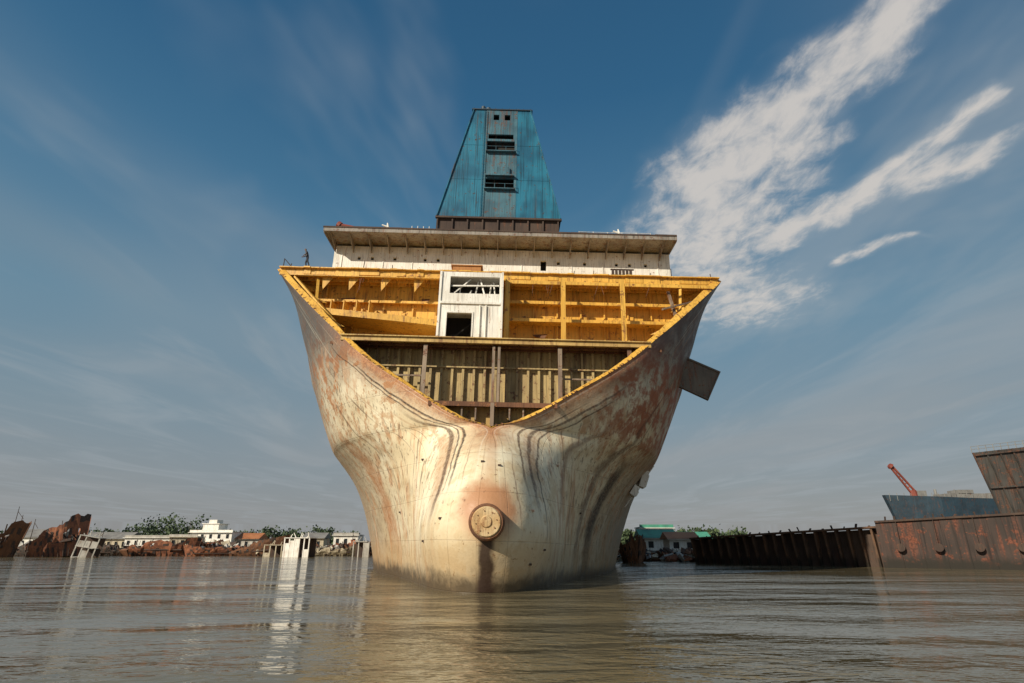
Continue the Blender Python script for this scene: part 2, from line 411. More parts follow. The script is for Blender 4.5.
for i in range(25):
    t=i/24; x=-16.2+11.2*t; y=44.6-1.1*math.sin(t*1.6); z=21.35-1.55*t**.8
    cur=[bm.verts.new(q) for q in ((x,y,z),(x,y+.08,z-.55),(x,YB-.05,z-.5),(x,YB-.05,z+.05))]
    if prev:
        for k in range(4): bm.faces.new((prev[k],prev[(k+1)%4],cur[(k+1)%4],cur[k]))
    prev=cur
for i in range(5):
    x=-15.6+1.1*i; box(bm,x-.04,x+.04,45.2,YB-.3,20.6,22.3)
mkobj('side_stringer_shelf',bm,M['yellow'],ship)
bm=bmesh.new()
for x,z,w_,h_ in [(-14.2,23.1,1.4,.5),(-9.3,21.2,.9,.7),(7.2,23.3,1.2,.5),(12.4,21.4,1.0,.6),(3.0,19.9,1.3,.5),(14.0,23.3,1.1,.5),(-7.0,23.2,.8,.5)]:
    poly(bm,[(x,YB-.3,z),(x+w_,YB-.4,z+.05),(x+w_*.8,YB-.7,z-h_),(x+w_*.2,YB-.55,z-h_*.7)],(0,.03,0))
for k in range(14):
    x=U(-16,16.5); z=24.4; cyl(bm,(x,44.9,z),(x+U(-.5,.5),44.9,z-U(.4,2.0)),.03,.02,5)
mkobj('torn_plates_and_cables',bm,M['rust'],ship)

bm=bmesh.new()
deckplate(bm,16.5,39.75,YB,n=8,th=.1)
w=hw(39.7,16.45)-.05
box(bm,-w,w,39.5,39.7,16.22,16.56)
box(bm,-w,w,39.35,39.75,16.565,16.64)
mkobj('mid_deck',bm,M['yellow_d'],ship)
bm=bmesh.new()
for y in (40.4,41.1): box(bm,-12.5,12.5,y,y+.05,16.2,16.39)
for x in np.arange(-11.6,11.7,.95): box(bm,x-.03,x+.03,39.8,41.1,16.25,16.39)
deckplate(bm,10.9,36.25,41.5,n=5,th=.1)
box(bm,-4.2,4.2,36.1,36.24,10.65,10.96)
mkobj('lower_deck_structure',bm,M['rust'],ship)
bm=bmesh.new()
YL=41.5
bulk(bm,YL,9.3,16.38)
for x in np.arange(-12.3,12.4,.82):
    zl=None
    for z in np.arange(11.0,15.5,.5):
        if hw(YL-.5,round(float(z),2))>abs(x)+.45: zl=float(z); break
    if zl is None: continue
    box(bm,x-.05,x+.05,YL-.24,YL-.002,zl,16.36); box(bm,x-.09,x+.09,YL-.29,YL-.245,zl,16.36)
box(bm,-10.8,10.8,YL-.40,YL-.30,14.8,14.9)
mkobj('corrugated_bulkhead',bm,M['hold'],ship)
bm=bmesh.new()
for x in (-5.2,-.15,.25,4.75,9.9):
    t=.10 if x in(-.15,.25) else .15
    zb=10.9 if abs(x)<9 else 13.0
    box(bm,x-t,x+t,39.75,39.85,zb,16.1); box(bm,x-.04,x+.04,39.85,40.3,zb,16.1)
for x0,x1 in ((-9.6,-5.4),(4.95,9.7)): box(bm,x0,x1,40.6,40.7,13.9,14.02)
box(bm,-.12,.12,35.2,37.0,9.2,10.7)
for x in (-3,-2,-1.1,1.1,2,3): box(bm,x-.05,x+.05,36.1+.1*abs(x),36.8,9.8,10.6)
mkobj('hold_posts_and_floors',bm,M['post'],ship)
bm=bmesh.new()
bulk(bm,36.85,9.25,10.78,n=4)
mkobj('forepeak_bulkhead',bm,M['yellow_d'],ship)

X0,X1,YF=-4.95,.35,43.2
def wallpieces(bm,x0,x1,z0,z1,y,th,holes,mi=0):
    xs=sorted({x0,x1}|{h[0] for h in holes}|{h[1] for h in holes}); zs=sorted({z0,z1}|{h[2] for h in holes}|{h[3] for h in holes})
    for a,b_ in zip(xs[:-1],xs[1:]):
        for c,d in zip(zs[:-1],zs[1:]):
            mx,mz=(a+b_)/2,(c+d)/2
            if any(h[0]<mx<h[1] and h[2]<mz<h[3] for h in holes): continue
            v=[bm.verts.new(p) for p in ((a,y,c),(b_,y,c),(b_,y,d),(a,y,d))]; f=bm.faces.new(v); f.material_index=mi
    for h in holes:
        q=[(h[0],h[2]),(h[1],h[2]),(h[1],h[3]),(h[0],h[3])]
        for i in range(4):
            a=q[i]; b_=q[(i+1)%4]
            f=bm.faces.new([bm.verts.new(p) for p in ((a[0],y,a[1]),(b_[0],y,b_[1]),(b_[0],y+th,b_[1]),(a[0],y+th,a[1]))]); f.material_index=mi
bm=bmesh.new()
wallpieces(bm,X0,X1,16.62,24.35,YF,.25,[(-4.2,-2.15,17.6,20.35),(-4.1,.05,22.25,23.9)])
for x in (X0,X1-.1): box(bm,x+.003,x+.097,YF+.005,YB-.01,16.62,24.3)
box(bm,X0+.1,X1-.1,YF+.3,YB-.1,20.9,21.0)
box(bm,X0+.1,X1-.1,YF+.26,YB-.1,24.32,24.4)
for (a,b_,c,d) in [(-4.2,-2.15,17.6,20.35)]:
    for bx in ((a-.12,a,c,d+.12),(b_,b_+.12,c,d+.12),(a,b_,d,d+.12)): box(bm,bx[0],bx[1],YF-.07,YF-.003,bx[2],bx[3])
box(bm,X0-.02,X0+.16,YF-.12,YF-.004,16.62,24.35); box(bm,X1-.16,X1+.02,YF-.12,YF-.004,16.62,24.35)
box(bm,X0+.16,X1-.16,YF-.14,YF-.004,21.2,21.4)
for x in (-1.5,-1.0): cyl(bm,(x,YF-.12,16.7),(x,YF-.12,21.1),.05,.05,8)
beam(bm,(-3.9,YF+.4,22.3),(-2.4,YF+.5,23.9),.1); beam(bm,(-1.2,YF+.4,22.3),(-1.6,YF+.5,23.9),.12); beam(bm,(-4,YF+.3,23.1),(0,YF+.3,23.2),.12)
for x in (-3.3,-2.6,-2.0,-.8,-.3): beam(bm,(x,YF+.6,22.25),(x+U(-.3,.3),YF+.7,22.25+U(.5,1.5)),.09)
mkobj('white_trunk',bm,M['white'],ship)
bm=bmesh.new()
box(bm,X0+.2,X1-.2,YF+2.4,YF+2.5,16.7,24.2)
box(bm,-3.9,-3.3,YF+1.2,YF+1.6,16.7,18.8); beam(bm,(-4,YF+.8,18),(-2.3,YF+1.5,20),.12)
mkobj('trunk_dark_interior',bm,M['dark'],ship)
bm=bmesh.new()
box(bm,-4.2,-1.7,45.3,46.4,25.26,26.0,0); box(bm,-4.35,-1.55,45.2,46.5,26.0,26.1,0)
mkobj('orange_deck_locker',bm,paint('orange_brown',(.5,.22,.05),(.38,.15,.04),amt=.5),ship)
bm=bmesh.new()
for i in range(6): box(bm,10.0+i*.32,10.22+i*.32,45.6,45.75,25.2,26.2)
box(bm,9.9,12.0,45.6,45.75,26.21,26.3); box(bm,9.9,12.0,45.55,45.595,25.6,25.7)
mkobj('deck_rack',bm,M['rustd'],ship)
bm=bmesh.new()
for x in [-19,-18.4,-12,-9.4,6.5,8.2,13.2,15.1,18.6]:
    cyl(bm,(x,44.9,25.1),(x+U(-.1,.1),44.9,25.1+U(.4,1.0)),.04,.035,6)
cyl(bm,(-18.95,44.95,26.0),(-18.2,45.0,25.2),.04,.04,6)
mkobj('broken_railings',bm,M['rustd'],ship)

bm=bmesh.new()
q=Matrix.Translation((15.5,46.5,17.1))@Matrix.Rotation(math.radians(27),4,'Y')@Matrix.Rotation(math.radians(-5),4,'Z')
box(bm,0.2,3.4,-.12,.12,-1.7,1.1,0,q)
box(bm,.2,3.4,-.2,-.123,-1.7,-1.55,0,q); box(bm,.2,3.4,-.2,-.123,.95,1.1,0,q)
for x in (.25,3.34): box(bm,x-.05,x+.05,-.22,-.123,-1.54,.94,0,q)
box(bm,-1.4,.3,-.3,.3,.3,.7,0,q); box(bm,-1.4,.3,-.3,.3,-1.4,-1.0,0,q)
mkobj('hanging_side_platform',bm,paint('flap_brown_grey',(.17,.135,.10),(.11,.085,.065),amt=.55),ship)
bm=bmesh.new()
for z,y,dz,rr in ((8.0,51.5,1.5,.35),(6.9,50.8,.9,.6)):
    w_=hw(y,z); q=Matrix.Translation((w_+.15,y-.6,z))@Matrix.Rotation(rr,4,'Y')
    box(bm,-.3,.22,-.5,.4,-dz/2,dz/2,0,q); box(bm,.225,.34,-.3,.2,-dz/2+.15,dz/2-.3,0,q)
a=hw(51,9.2); b_=hw(51,5.6)
cyl(bm,(a+.1,51,9.2),(b_+.15,51,5.6),.05,.05,6)
mkobj('side_pilot_ladder_box',bm,M['white'],ship)

bm=bmesh.new()
D0=54.0; HWD=17.9
holes=[]
for x in (-15.2,-13.8,-11.4,-8.2,-6.8,6.0,8.8,12.2,13.6,15.3): holes.append((x-.16,x+.16,30.95,31.3))
for x in (4.4,): holes.append((x-.3,x+.3,30.2,31.4))
wallpieces(bm,-HWD,HWD,25.05,32.55,D0,.3,holes)
box(bm,-HWD,-HWD+.15,D0+.01,70,25.05,32.5); box(bm,HWD-.15,HWD,D0+.01,70,25.05,32.5)
for x in (-17,-12.6,-9.5,-3.2,2.1,7.4,10.7,16.6): box(bm,x-.03,x+.03,D0-.07,D0-.003,25.1,32.3)
box(bm,-HWD-.05,HWD+.05,D0-.14,D0-.075,29.7,29.82)
mkobj('deckhouse_walls',bm,M['white'],ship)
bm=bmesh.new()
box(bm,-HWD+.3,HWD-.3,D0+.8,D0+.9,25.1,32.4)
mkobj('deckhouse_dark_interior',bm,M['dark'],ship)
bm=bmesh.new()
box(bm,-18.4,18.0,51.5,70,32.82,32.92)
box(bm,-18.45,18.05,51.36,51.5,32.80,33.2)
box(bm,-18.45,-18.3,51.505,70,32.7,33.2); box(bm,17.9,18.05,51.505,70,32.7,33.2)
for x in np.arange(-17.8,17.9,1.92): poly(bm,[(x,51.6,32.81),(x,53.9,32.81),(x,53.9,31.7)],(.08,0,0))
mkobj('bridge_roof_overhang',bm,paint('roof_grey_white',(.31,.28,.24),(.18,.155,.13),amt=.6,rust=(.16,.075,.045),dirt=.7),ship)
bm=bmesh.new()
xx=-18.5
while xx<18.05:
    x2=min(18.1,xx+U(1,3)); box(bm,xx,x2-.02,51.3,51.6,33.205,33.33+U(0,.06)); xx=x2
mkobj('roof_edge_lip',bm,M['rustd'],ship)
bm=bmesh.new()
for x in (-12.0,12.3):
    cyl(bm,(x,52.2,33.3),(x,52.2,33.6),.55,.45,10); cyl(bm,(x,52.2,33.6),(x-.15,52.2,34.4),.2,.06,8); cyl(bm,(x,52.2,33.9),(x-.7,52.1,34.1),.12,.08,8)
for x in np.arange(-9.5,-7.6,.6): cyl(bm,(x,52,33.3),(x,52,34.0),.04,.04,6)
for x in np.arange(8,17,1.5): cyl(bm,(x,52,33.3),(x,52,33.9),.03,.03,6)
cyl(bm,(8,52,33.85),(15.5,52,33.85),.025,.025,6)
mkobj('roof_vents_and_rails',bm,M['white'],ship)
bm=bmesh.new()
cyl(bm,(-17.0,52.2,33.9),(-15.3,52.3,33.7),.28,.2,10); box(bm,-16.4,-15.8,52,52.5,33.3,33.7); cyl(bm,(-17.0,52.2,33.9),(-17.3,52.2,34.1),.36,.36,10)
mkobj('roof_red_fitting',bm,M['red'],ship)

TX=-.75; TY=62.0
def thw(z): return 7.9+(3.95-7.9)*(z-41.2)/(58-41.2)
bm=bmesh.new()
Z0,Z1=41.2,58.0; SW=2.1
def quad(bm,pts,mi=0):
    f=bm.faces.new([bm.verts.new(p) for p in pts]); f.material_index=mi
for sgn in (-1,1):
    quad(bm,[(TX+sgn*SW,TY,Z0),(TX+sgn*thw(Z0),TY,Z0),(TX+sgn*thw(Z1),TY,Z1),(TX+sgn*SW,TY,Z1)])
    quad(bm,[(TX+sgn*thw(Z0),TY,Z0),(TX+sgn*(thw(Z0)),TY+8,Z0),(TX+sgn*(thw(Z1)),TY+6,Z1),(TX+sgn*thw(Z1),TY,Z1)])
quad(bm,[(TX-thw(Z1),TY,Z1),(TX+thw(Z1),TY,Z1),(TX+thw(Z1),TY+6,Z1),(TX-thw(Z1),TY+6,Z1)])
quad(bm,[(TX-thw(Z0),TY+8,Z0),(TX+thw(Z0),TY+8,Z0),(TX+thw(Z1),TY+6,Z1),(TX-thw(Z1),TY+6,Z1)])
for sgn in (-1,1):
    beam(bm,(TX+sgn*(thw(Z0)-.1),TY-.06,Z0),(TX+sgn*(thw(Z1)-.1),TY-.06,Z1),.26,.1)
for z in (46.8,52.2):
    for sgn in (-1,1):
        xs=sorted((TX+sgn*(SW+.1),TX+sgn*(thw(z)-.3))); box(bm,xs[0],xs[1],TY-.025,TY-.003,z,z+.05)
mkobj('blue_tower',bm,M['blue'],ship)
bm=bmesh.new()
holes=[(TX-1.15,TX-.4,56.35,57.25),(TX+.35,TX+1.1,56.35,57.25),(TX-1.85,TX+1.8,51.2,52.9),(TX-1.75,TX+1.6,53.25,54.0),(TX-1.85,TX+1.8,45.4,47.0)]
wallpieces(bm,TX-SW,TX+SW,Z0,Z1,TY-.03,.3,holes)
for z0 in (51.0,45.2):
    box(bm,TX-2.0,TX+2.0,TY-.5,TY-.04,z0,z0+.1)
    for x in np.arange(-1.95,2,1.3): cyl(bm,(TX+x,TY-.45,z0+.1),(TX+x,TY-.45,z0+.75),.03,.03,5)
    cyl(bm,(TX-1.95,TY-.45,z0+.75),(TX+1.95,TY-.45,z0+.75),.03,.03,5)
box(bm,TX-1.9,TX+1.85,TY-.5,TY-.035,47.2,47.4); box(bm,TX-1.2,TX+1.2,TY-.35,TY-.035,47.4,48.6)
for x in (-2.35,-2.0): cyl(bm,(TX+x,TY-.14,Z0),(TX+x,TY-.14,57.8),.035,.035,5)
for z in np.arange(Z0+.3,57.8,.45): cyl(bm,(TX-2.35,TY-.14,z),(TX-2.0,TY-.14,z),.02,.02,4)
mkobj('tower_centre_panel',bm,M['blue2'],ship)
bm=bmesh.new()
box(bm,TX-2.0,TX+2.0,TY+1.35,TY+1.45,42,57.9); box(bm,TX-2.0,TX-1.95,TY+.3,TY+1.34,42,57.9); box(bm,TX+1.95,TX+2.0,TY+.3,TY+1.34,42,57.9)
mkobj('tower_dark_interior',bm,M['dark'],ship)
bm=bmesh.new()
box(bm,TX-7.6,TX+7.6,TY+.3,TY+7.6,33,41.19)
for x in np.arange(-7.7,7.9,1.9): box(bm,TX+x-.09,TX+x+.09,TY+.05,TY+.29,33,40.9)
box(bm,TX-7.95,TX+7.95,TY-.1,TY+.28,40.95,41.19)
mkobj('tower_base_frames',bm,M['rustd'],ship)
bm=bmesh.new()
box(bm,TX-thw(Z1)-.15,TX+thw(Z1)+.15,TY-.15,TY+6,Z1+.01,Z1+.16)
cyl(bm,(TX-2.6,TY+.3,Z1+.1),(TX-2.6,TY+.3,Z1+.75),.3,.3,8); cyl(bm,(TX-1.9,TY+.3,Z1+.1),(TX-1.9,TY+.3,Z1+.5),.35,.35,8)
cyl(bm,(TX+2.2,TY+.3,Z1+.1),(TX+2.2,TY+.3,Z1+.45),.2,.2,8)
for x in np.arange(-3.8,4,.95): cyl(bm,(TX+x,TY+.1,Z1+.1),(TX+x,TY+.1,Z1+.5),.03,.03,5)
mkobj('tower_top_fittings',bm,M['navy'],ship)

DZ=.45
def fz(z):
    if z<=17: return z
    if z<24.3: return z-DZ*(z-17)/7.3
    if z<36: return z-DZ
    return z
for o in ship.children:
    for v in o.data.vertices: v.co.z=fz(v.co.z)

# ================================================================= PERSON
def person(name,mat4,joints,edges,cols):
    me=bpy.data.meshes.new(name+'_sk'); me.from_pydata([j[0] for j in joints],edges,[]); o=bpy.data.objects.new('tmp',me); sc.collection.objects.link(o)
    sk=o.modifiers.new('s','SKIN'); sk.use_smooth_shade=True
    sv=me.skin_vertices[0].data
    for i,j in enumerate(joints):
        sv[i].radius=(j[1],j[1]); sv[i].use_root=(i==0)
    ss=o.modifiers.new('ss','SUBSURF'); ss.levels=2; ss.render_levels=2
    dg=bpy.context.evaluated_depsgraph_get(); nm=bpy.data.meshes.new_from_object(o.evaluated_get(dg))
    bpy.data.objects.remove(o)
    nm.materials.clear()
    for m in cols: nm.materials.append(m)
    ps=[Vector(j[0]) for j in joints]
    for p in nm.polygons:
        best=min(range(len(ps)),key=lambda i:(ps[i]-p.center).length-joints[i][1])
        p.material_index=joints[best][2]; p.use_smooth=True
    ob=bpy.data.objects.new(name,nm); sc.collection.objects.link(ob); ob.matrix_world=mat4; return ob
def plain(name,c,r=.8):
    m,t,b=newmat(name); co=t.new('ShaderNodeTexCoord').outputs['Object']
    n=t.noise(co,12,3).outputs[0]; t.put(b.inputs['Base Color'],t.mix(n,tuple(x*.75 for x in c),tuple(x*1.2 for x in c))); b.inputs['Roughness'].default_value=r; return m
skin=plain('brown_skin',(.14,.075,.045),.6); shirt=plain('faded_shirt',(.09,.085,.09)); trs=plain('dark_trousers',(.03,.03,.04)); hair=plain('black_hair',(.012,.01,.01))
J=[((0,0,.88),.145,2),((-.05,0,1.08),.14,1),((-.13,0,1.30),.165,1),((-.17,0,1.42),.075,0),((-.21,0,1.50),.065,0),((-.235,0,1.58),.10,0),((-.22,0,1.68),.09,3),
 ((.0,.10,.84),.105,2),((-.12,.13,.47),.075,2),((-.05,.14,.10),.05,2),((-.17,.15,.045),.04,0),
 ((.0,-.10,.84),.105,2),((.06,-.12,.46),.075,2),((.22,-.13,.10),.05,2),((.12,-.14,.045),.04,0),
 ((-.14,.20,1.34),.07,1),((-.24,.25,1.09),.05,1),((-.45,.22,1.0),.038,0),((-.53,.21,.98),.032,0),
 ((-.12,-.20,1.34),.07,1),((-.10,-.27,1.08),.05,1),((-.28,-.26,.92),.038,0),((-.35,-.25,.88),.032,0),
 ((-.335,0,1.575),.022,0)]
E=[(0,1),(1,2),(2,3),(3,4),(4,5),(5,6),(0,7),(7,8),(8,9),(9,10),(0,11),(11,12),(12,13),(13,14),(2,15),(15,16),(16,17),(17,18),(2,19),(19,20),(20,21),(21,22),(5,23)]
pl=shipM@Vector((-16.95,44.8,25.245-DZ))
person('person',Matrix.Translation(pl)@Matrix.Rotation(math.radians(12),4,'Z')@Matrix.Scale(1.06,4),J,E,[skin,shirt,trs,hair])

# ================================================================= SETTING
def watermat():
    m,t,b=newmat('muddy_water')
    co=t.new('ShaderNodeTexCoord').outputs['Object']
    n=t.noise(co,.05,2).outputs[0]
    t.put(b.inputs['Base Color'],t.mix(n,(.135,.108,.058),(.175,.142,.082)))
    b.inputs['Roughness'].default_value=.05; b.inputs['IOR'].default_value=1.34
    m1=t.mapping(co,(.24,.48,1),rot=(0,0,.2)); a=t.noise(m1,1.0,2,.5,.6).outputs[0]
    m2=t.mapping(co,(.9,1.9,1),rot=(0,0,-.25)); c=t.noise(m2,1.0,3,.6,.5).outputs[0]
    m3=t.mapping(co,(2.6,5.5,1),rot=(0,0,.1)); d=t.noise(m3,1.0,2,.55).outputs[0]
    patch=t.mr(t.noise(t.mapping(co,(.05,.12,1)),1.0,2).outputs[0],.38,.62,.3,1.5)
    h=t.math('ADD',t.math('MULTIPLY',a,.70),t.math('ADD',t.math('MULTIPLY',c,.34),t.math('MULTIPLY',d,.07)))
    h=t.math('MULTIPLY',h,patch)
    t.put(b.inputs['Normal'],t.bump(h,.52,.5))
    return m
bm=bmesh.new()
quad(bm,[(-4000,-60,0),(4000,-60,0),(4000,6000,0),(-4000,6000,0)])
mkobj('water',bm,watermat())

def shore(x):
    n=6*math.sin(x*.11)+4*math.sin(x*.31+1)+2*math.sin(x*.9)
    if x<-20: b_=188
    elif x<14: b_=188+(103-188)*(x+20)/34
    else: b_=103
    return b_+n*(.5 if x>0 else 1)
bm=bmesh.new()
xs=list(np.linspace(-1500,-320,20))+list(np.linspace(-300,200,200))+list(np.linspace(220,1500,20))
offs=[(0,-.6),(2,.2),(5,.7),(12,1.1),(30,1.5),(120,1.8),(600,2),(4500,2)]
G=[[bm.verts.new((x,shore(x)+o,z+(U(-.2,.35) if 0<z<1.6 else 0))) for o,z in offs] for x in xs]
for i in range(len(xs)-1):
    for j in range(len(offs)-1): bm.faces.new((G[i][j],G[i+1][j],G[i+1][j+1],G[i][j+1]))
mkobj('ground',bm,paint('mud_bank',(.15,.115,.075),(.10,.085,.05),rust=(.06,.07,.03),amt=.6,vs=1,rough=.9,scale=.3),smooth=True)

def wx(px,D): return (px-512)*D/605.0
def wreck(name,x,y,L,Hh,W,rot,tilt=0,roll=0,mat='wreckred',z=-.4,seed=1,rise=.5):
    rr=random.Random(seed); bm=bmesh.new(); n=22
    prof=[]; h=1.0
    for i in range(n+1):
        u=i/n
        if rr.random()<.22: h=rr.uniform(.6,1.0)
        if i<4: h=1
        prof.append(Hh*((1-rise)+rise*(1-u)**.8)*h*(1+rr.uniform(-.05,.05)))
    K=6
    for s in (-1,1):
        G=[]
        for i in range(n+1):
            u=i/n; bw=W/2*min(1,(u*2.6)**.6+.04)
            col=[]
            for k in range(K+1):
                v=k/K; zz=prof[i]*v; off=bw*(.55+.45*math.sin(v*math.pi/2))+rr.uniform(-.1,.1)
                col.append(bm.verts.new((-L/2+L*u-(1-u)*v*1.2,s*off,zz)))
            G.append(col)
        for i in range(n):
            for k in range(K):
                if k>1 and rr.random()<.07: continue
                f=bm.faces.new((G[i][k],G[i+1][k],G[i+1][k+1],G[i][k+1])); f.material_index=1 if rr.random()<.12 else 0
    for i in range(1,n,2):
        u=i/n; bw=W/2*min(1,(u*2.6)**.6+.04); xx=-L/2+L*u
        for s in (-1,1): beam(bm,(xx,s*bw*.6,0),(xx,s*(bw-.15),prof[i]*.97),.14,.3,1)
        if rr.random()<.5: beam(bm,(xx,-bw*.9,prof[i]*.6),(xx,bw*.9,prof[i]*.6),.2,.3,1)
    box(bm,-L/3,L/2-.2,-W*.42,W*.42,Hh*.3,Hh*.36,1)
    for _ in range(9):
        kx=rr.uniform(-L/2.5,L/2.2); beam(bm,(kx,rr.uniform(-W/3,W/3),Hh*.3),(kx+rr.uniform(-1.2,1.2),rr.uniform(-W/3,W/3),Hh*rr.uniform(.5,1.1)),.14,.14,1)
    o=mkobj(name,bm,[M[mat],M['rustd']]); o.location=(x,y,z); o.rotation_euler=(math.radians(roll),math.radians(tilt),math.radians(rot)); return o
wreck('ship_wreck',wx(60,158),158,11,11.0,9,200,tilt=12,roll=18,seed=3,rise=.45,z=-1.0)
wreck('ship_wreck',wx(-8,150),150,10,9.5,8,190,tilt=-6,mat='rust',seed=4,rise=.3)
wreck('ship_wreck',wx(34,172),172,12,4.6,6,165,tilt=5,mat='dgrey',seed=21,rise=.5)
wreck('ship_wreck',wx(165,178),178,17,5.2,7,188,mat='wreckred',seed=5,rise=.4,roll=8)
wreck('ship_wreck',wx(262,172),172,15,5.2,7,172,mat='rust',seed=6,rise=.5,tilt=6)
wreck('ship_wreck',wx(212,176),176,13,3.4,6,15,mat='wreckred',seed=8,rise=.2)
wreck('ship_wreck',wx(633,92),92,3.2,4.4,3.4,100,mat='rust',seed=9,rise=.1)
wreck('ship_wreck',wx(118,180),180,12,4.2,6,10,mat='dgrey',seed=12)
wreck('ship_wreck',wx(338,178),178,12,4.2,6,190,mat='cream',seed=13)

def block(name,x,y,w,d,h,rot,mat,tilt=0,seed=1):
    rr=random.Random(seed); bm=bmesh.new()
    n=max(3,int(w/1.3)); fl=max(1,int(h/2.6)); fh=h/fl
    for k in range(fl+1): box(bm,-w/2-.15,w/2+.15-rr.uniform(0,.8),-d/2-.15,d/2,k*fh-.08,k*fh+.08)
    for i in range(n+1):
        xx=-w/2+w*i/n; 
        for k in range(fl):
            if rr.random()<.85: box(bm,xx-.13,xx+.13,-d/2,-d/2+.25,k*fh+.085,(k+1)*fh-.085)
            if rr.random()<.7 and i<n: box(bm,xx+.14,xx+w/n-.14,-d/2+.05,-d/2+.12,k*fh+.085,k*fh+fh*rr.uniform(.35,.97))
    box(bm,-w/2,w/2,d/2-.2,d/2-.01,.09,h-.09,1)
    for _ in range(7): kx=rr.uniform(-w/2,w/2); beam(bm,(kx,0,h),(kx+rr.uniform(-.8,.8),0,h+rr.uniform(.3,1.4)),.14)
    o=mkobj(name,bm,[M[mat],M['rustd']]); o.location=(x,y,-.3); o.rotation_euler=(0,math.radians(tilt),math.radians(rot)); return o
block('cut_superstructure_block',wx(87,152),152,4.4,4,5.2,15,'offwhite',tilt=10,seed=2)
block('cut_superstructure_block',wx(300,152),152,6.5,4,4.8,-8,'white',seed=3)
block('cut_superstructure_block',wx(278,165),165,6,4,3.2,6,'cream',seed=4)
block('cut_superstructure_block',wx(362,162),162,4,4,4.0,6,'offwhite',seed=5)
block('cut_superstructure_block',wx(142,182),182,8,4,3.2,-4,'white',seed=6)

bm=bmesh.new()
def scatter(x0,x1,y0f,n,s):
    for _ in range(n):
        x=U(x0,x1); pile=.5+.5*math.sin(x*.21+2)*math.sin(x*.07+1); y=y0f(x)+U(-8,7)
        q=Matrix.Translation((x,y,U(.1,.6+3.4*pile*s)))@Matrix.Rotation(U(0,6.3),4,'Z')@Matrix.Rotation(U(-1,1),4,'X')@Matrix.Rotation(U(-.8,.8),4,'Y')
        a,b_,c=U(.2,1.9)*s,U(.1,1.2)*s,U(.04,.4)*s
        v=box(bm,-a,a,-b_,b_,-c,c,random.choice([0,0,4,4,5,1,2,3,6]),q)
        for vv in v: vv.co+=Vector((U(-.3,.3),U(-.3,.3),U(-.25,.25)))*s
        if R()<.15: beam(bm,(x,y,.5),(x+U(-1,1),y,U(2,5)*s),.1*s,.1*s,1)
scatter(-190,-30,shore,2000,1.0)
scatter(14,52,shore,420,.55)
mkobj('scrap_debris',bm,[M['rust'],M['rustd'],M['cream'],M['grey'],M['wreckred'],M['offwhite'],M['navy']])

def building(name,x,y,w,d,h,st,wall,roof,rot=0,tower=None,pitch=False,z=1.2):
    e=empty(name,(x,y,z)); e.rotation_euler=(0,0,math.radians(rot))
    bm=bmesh.new(); fh=h/st; n=max(2,int(w/3)); holes=[]
    for k in range(st):
        for i in range(n):
            cx=-w/2+w*(i+.5)/n; holes.append((cx-.6,cx+.6,k*fh+fh*.32,k*fh+fh*.78))
    wallpieces(bm,-w/2,w/2,0,h,-d/2,.25,holes)
    box(bm,-w/2,-w/2+.2,-d/2+.01,d/2,0,h-.01); box(bm,w/2-.2,w/2,-d/2+.01,d/2,0,h-.01); box(bm,-w/2+.2,w/2-.2,d/2-.2,d/2,0,h-.01)
    for k in range(1,st+1): box(bm,-w/2-.5,w/2+.5,-d/2-.8,-d/2-.01,k*fh-.12,k*fh+.06)
    mkobj('walls',bm,wall,e)
    bm=bmesh.new(); box(bm,-w/2+.25,w/2-.25,-d/2+.3,-d/2+.4,.1,h-.1); mkobj('windows',bm,M['glass'],e)
    bm=bmesh.new()
    if pitch: poly(bm,[(-w/2-.6,-d/2-1,h+.07),(-w/2-.6,d/2+.6,h+.07),(-w/2-.6,0,h+.07+d*.28)],(w+1.2,0,0))
    else:
        box(bm,-w/2-.2,w/2+.2,-d/2-.2,d/2+.2,h+.07,h+.3); 
        box(bm,-w/2-.2,w/2+.2,-d/2-.2,-d/2,h+.3,h+.9)
    if tower:
        tw,th,tx=tower; box(bm,tx-tw/2,tx+tw/2,-d/4,d/4,h+.31,h+th); box(bm,tx-tw/2-.4,tx+tw/2+.4,-d/4-.4,d/4+.4,h+th,h+th+.25); box(bm,tx-tw/4,tx+tw/4,-d/6,d/6,h+th+.25,h+th*1.5)
    mkobj('roof',bm,roof,e)
    return e
building('white_harbour_building',wx(218,235),235,17,12,6.6,2,M['white'],M['white'],tower=(6.5,3.2,-2.5),rot=-6)
building('white_harbour_building',wx(154,240),240,18,10,4.8,1,M['white'],M['conc'])
building('white_harbour_building',wx(186,215),215,9,8,4.6,1,M['cream'],M['offwhite'],rot=8)
building('warehouse',wx(40,250),250,22,12,5.0,1,M['white'],M['grey'],pitch=True)
building('warehouse',wx(348,225),225,9,8,5.4,1,M['white'],M['conc'])
building('warehouse',wx(112,250),250,18,10,4.4,1,M['cream'],M['grey'],pitch=True)
building('warehouse',wx(316,240),240,8,8,4.5,1,M['cream'],M['grey'],pitch=True)
building('warehouse',wx(250,235),235,9,8,4.2,1,M['offwhite'],M['orange'],pitch=True)
building('green_roofed_house',wx(656,140),140,7.5,7,3.0,1,M['white'],M['green'],pitch=True)
building('orange_roofed_house',wx(680,125),125,5.5,5,2.6,1,M['white'],M['orange'],pitch=True)
building('tall_white_house',wx(655,170),170,9,7,6.2,2,M['white'],M['green'])
building('green_roofed_house',wx(694,150),150,6,6,3.0,1,M['white'],M['green'],pitch=True)

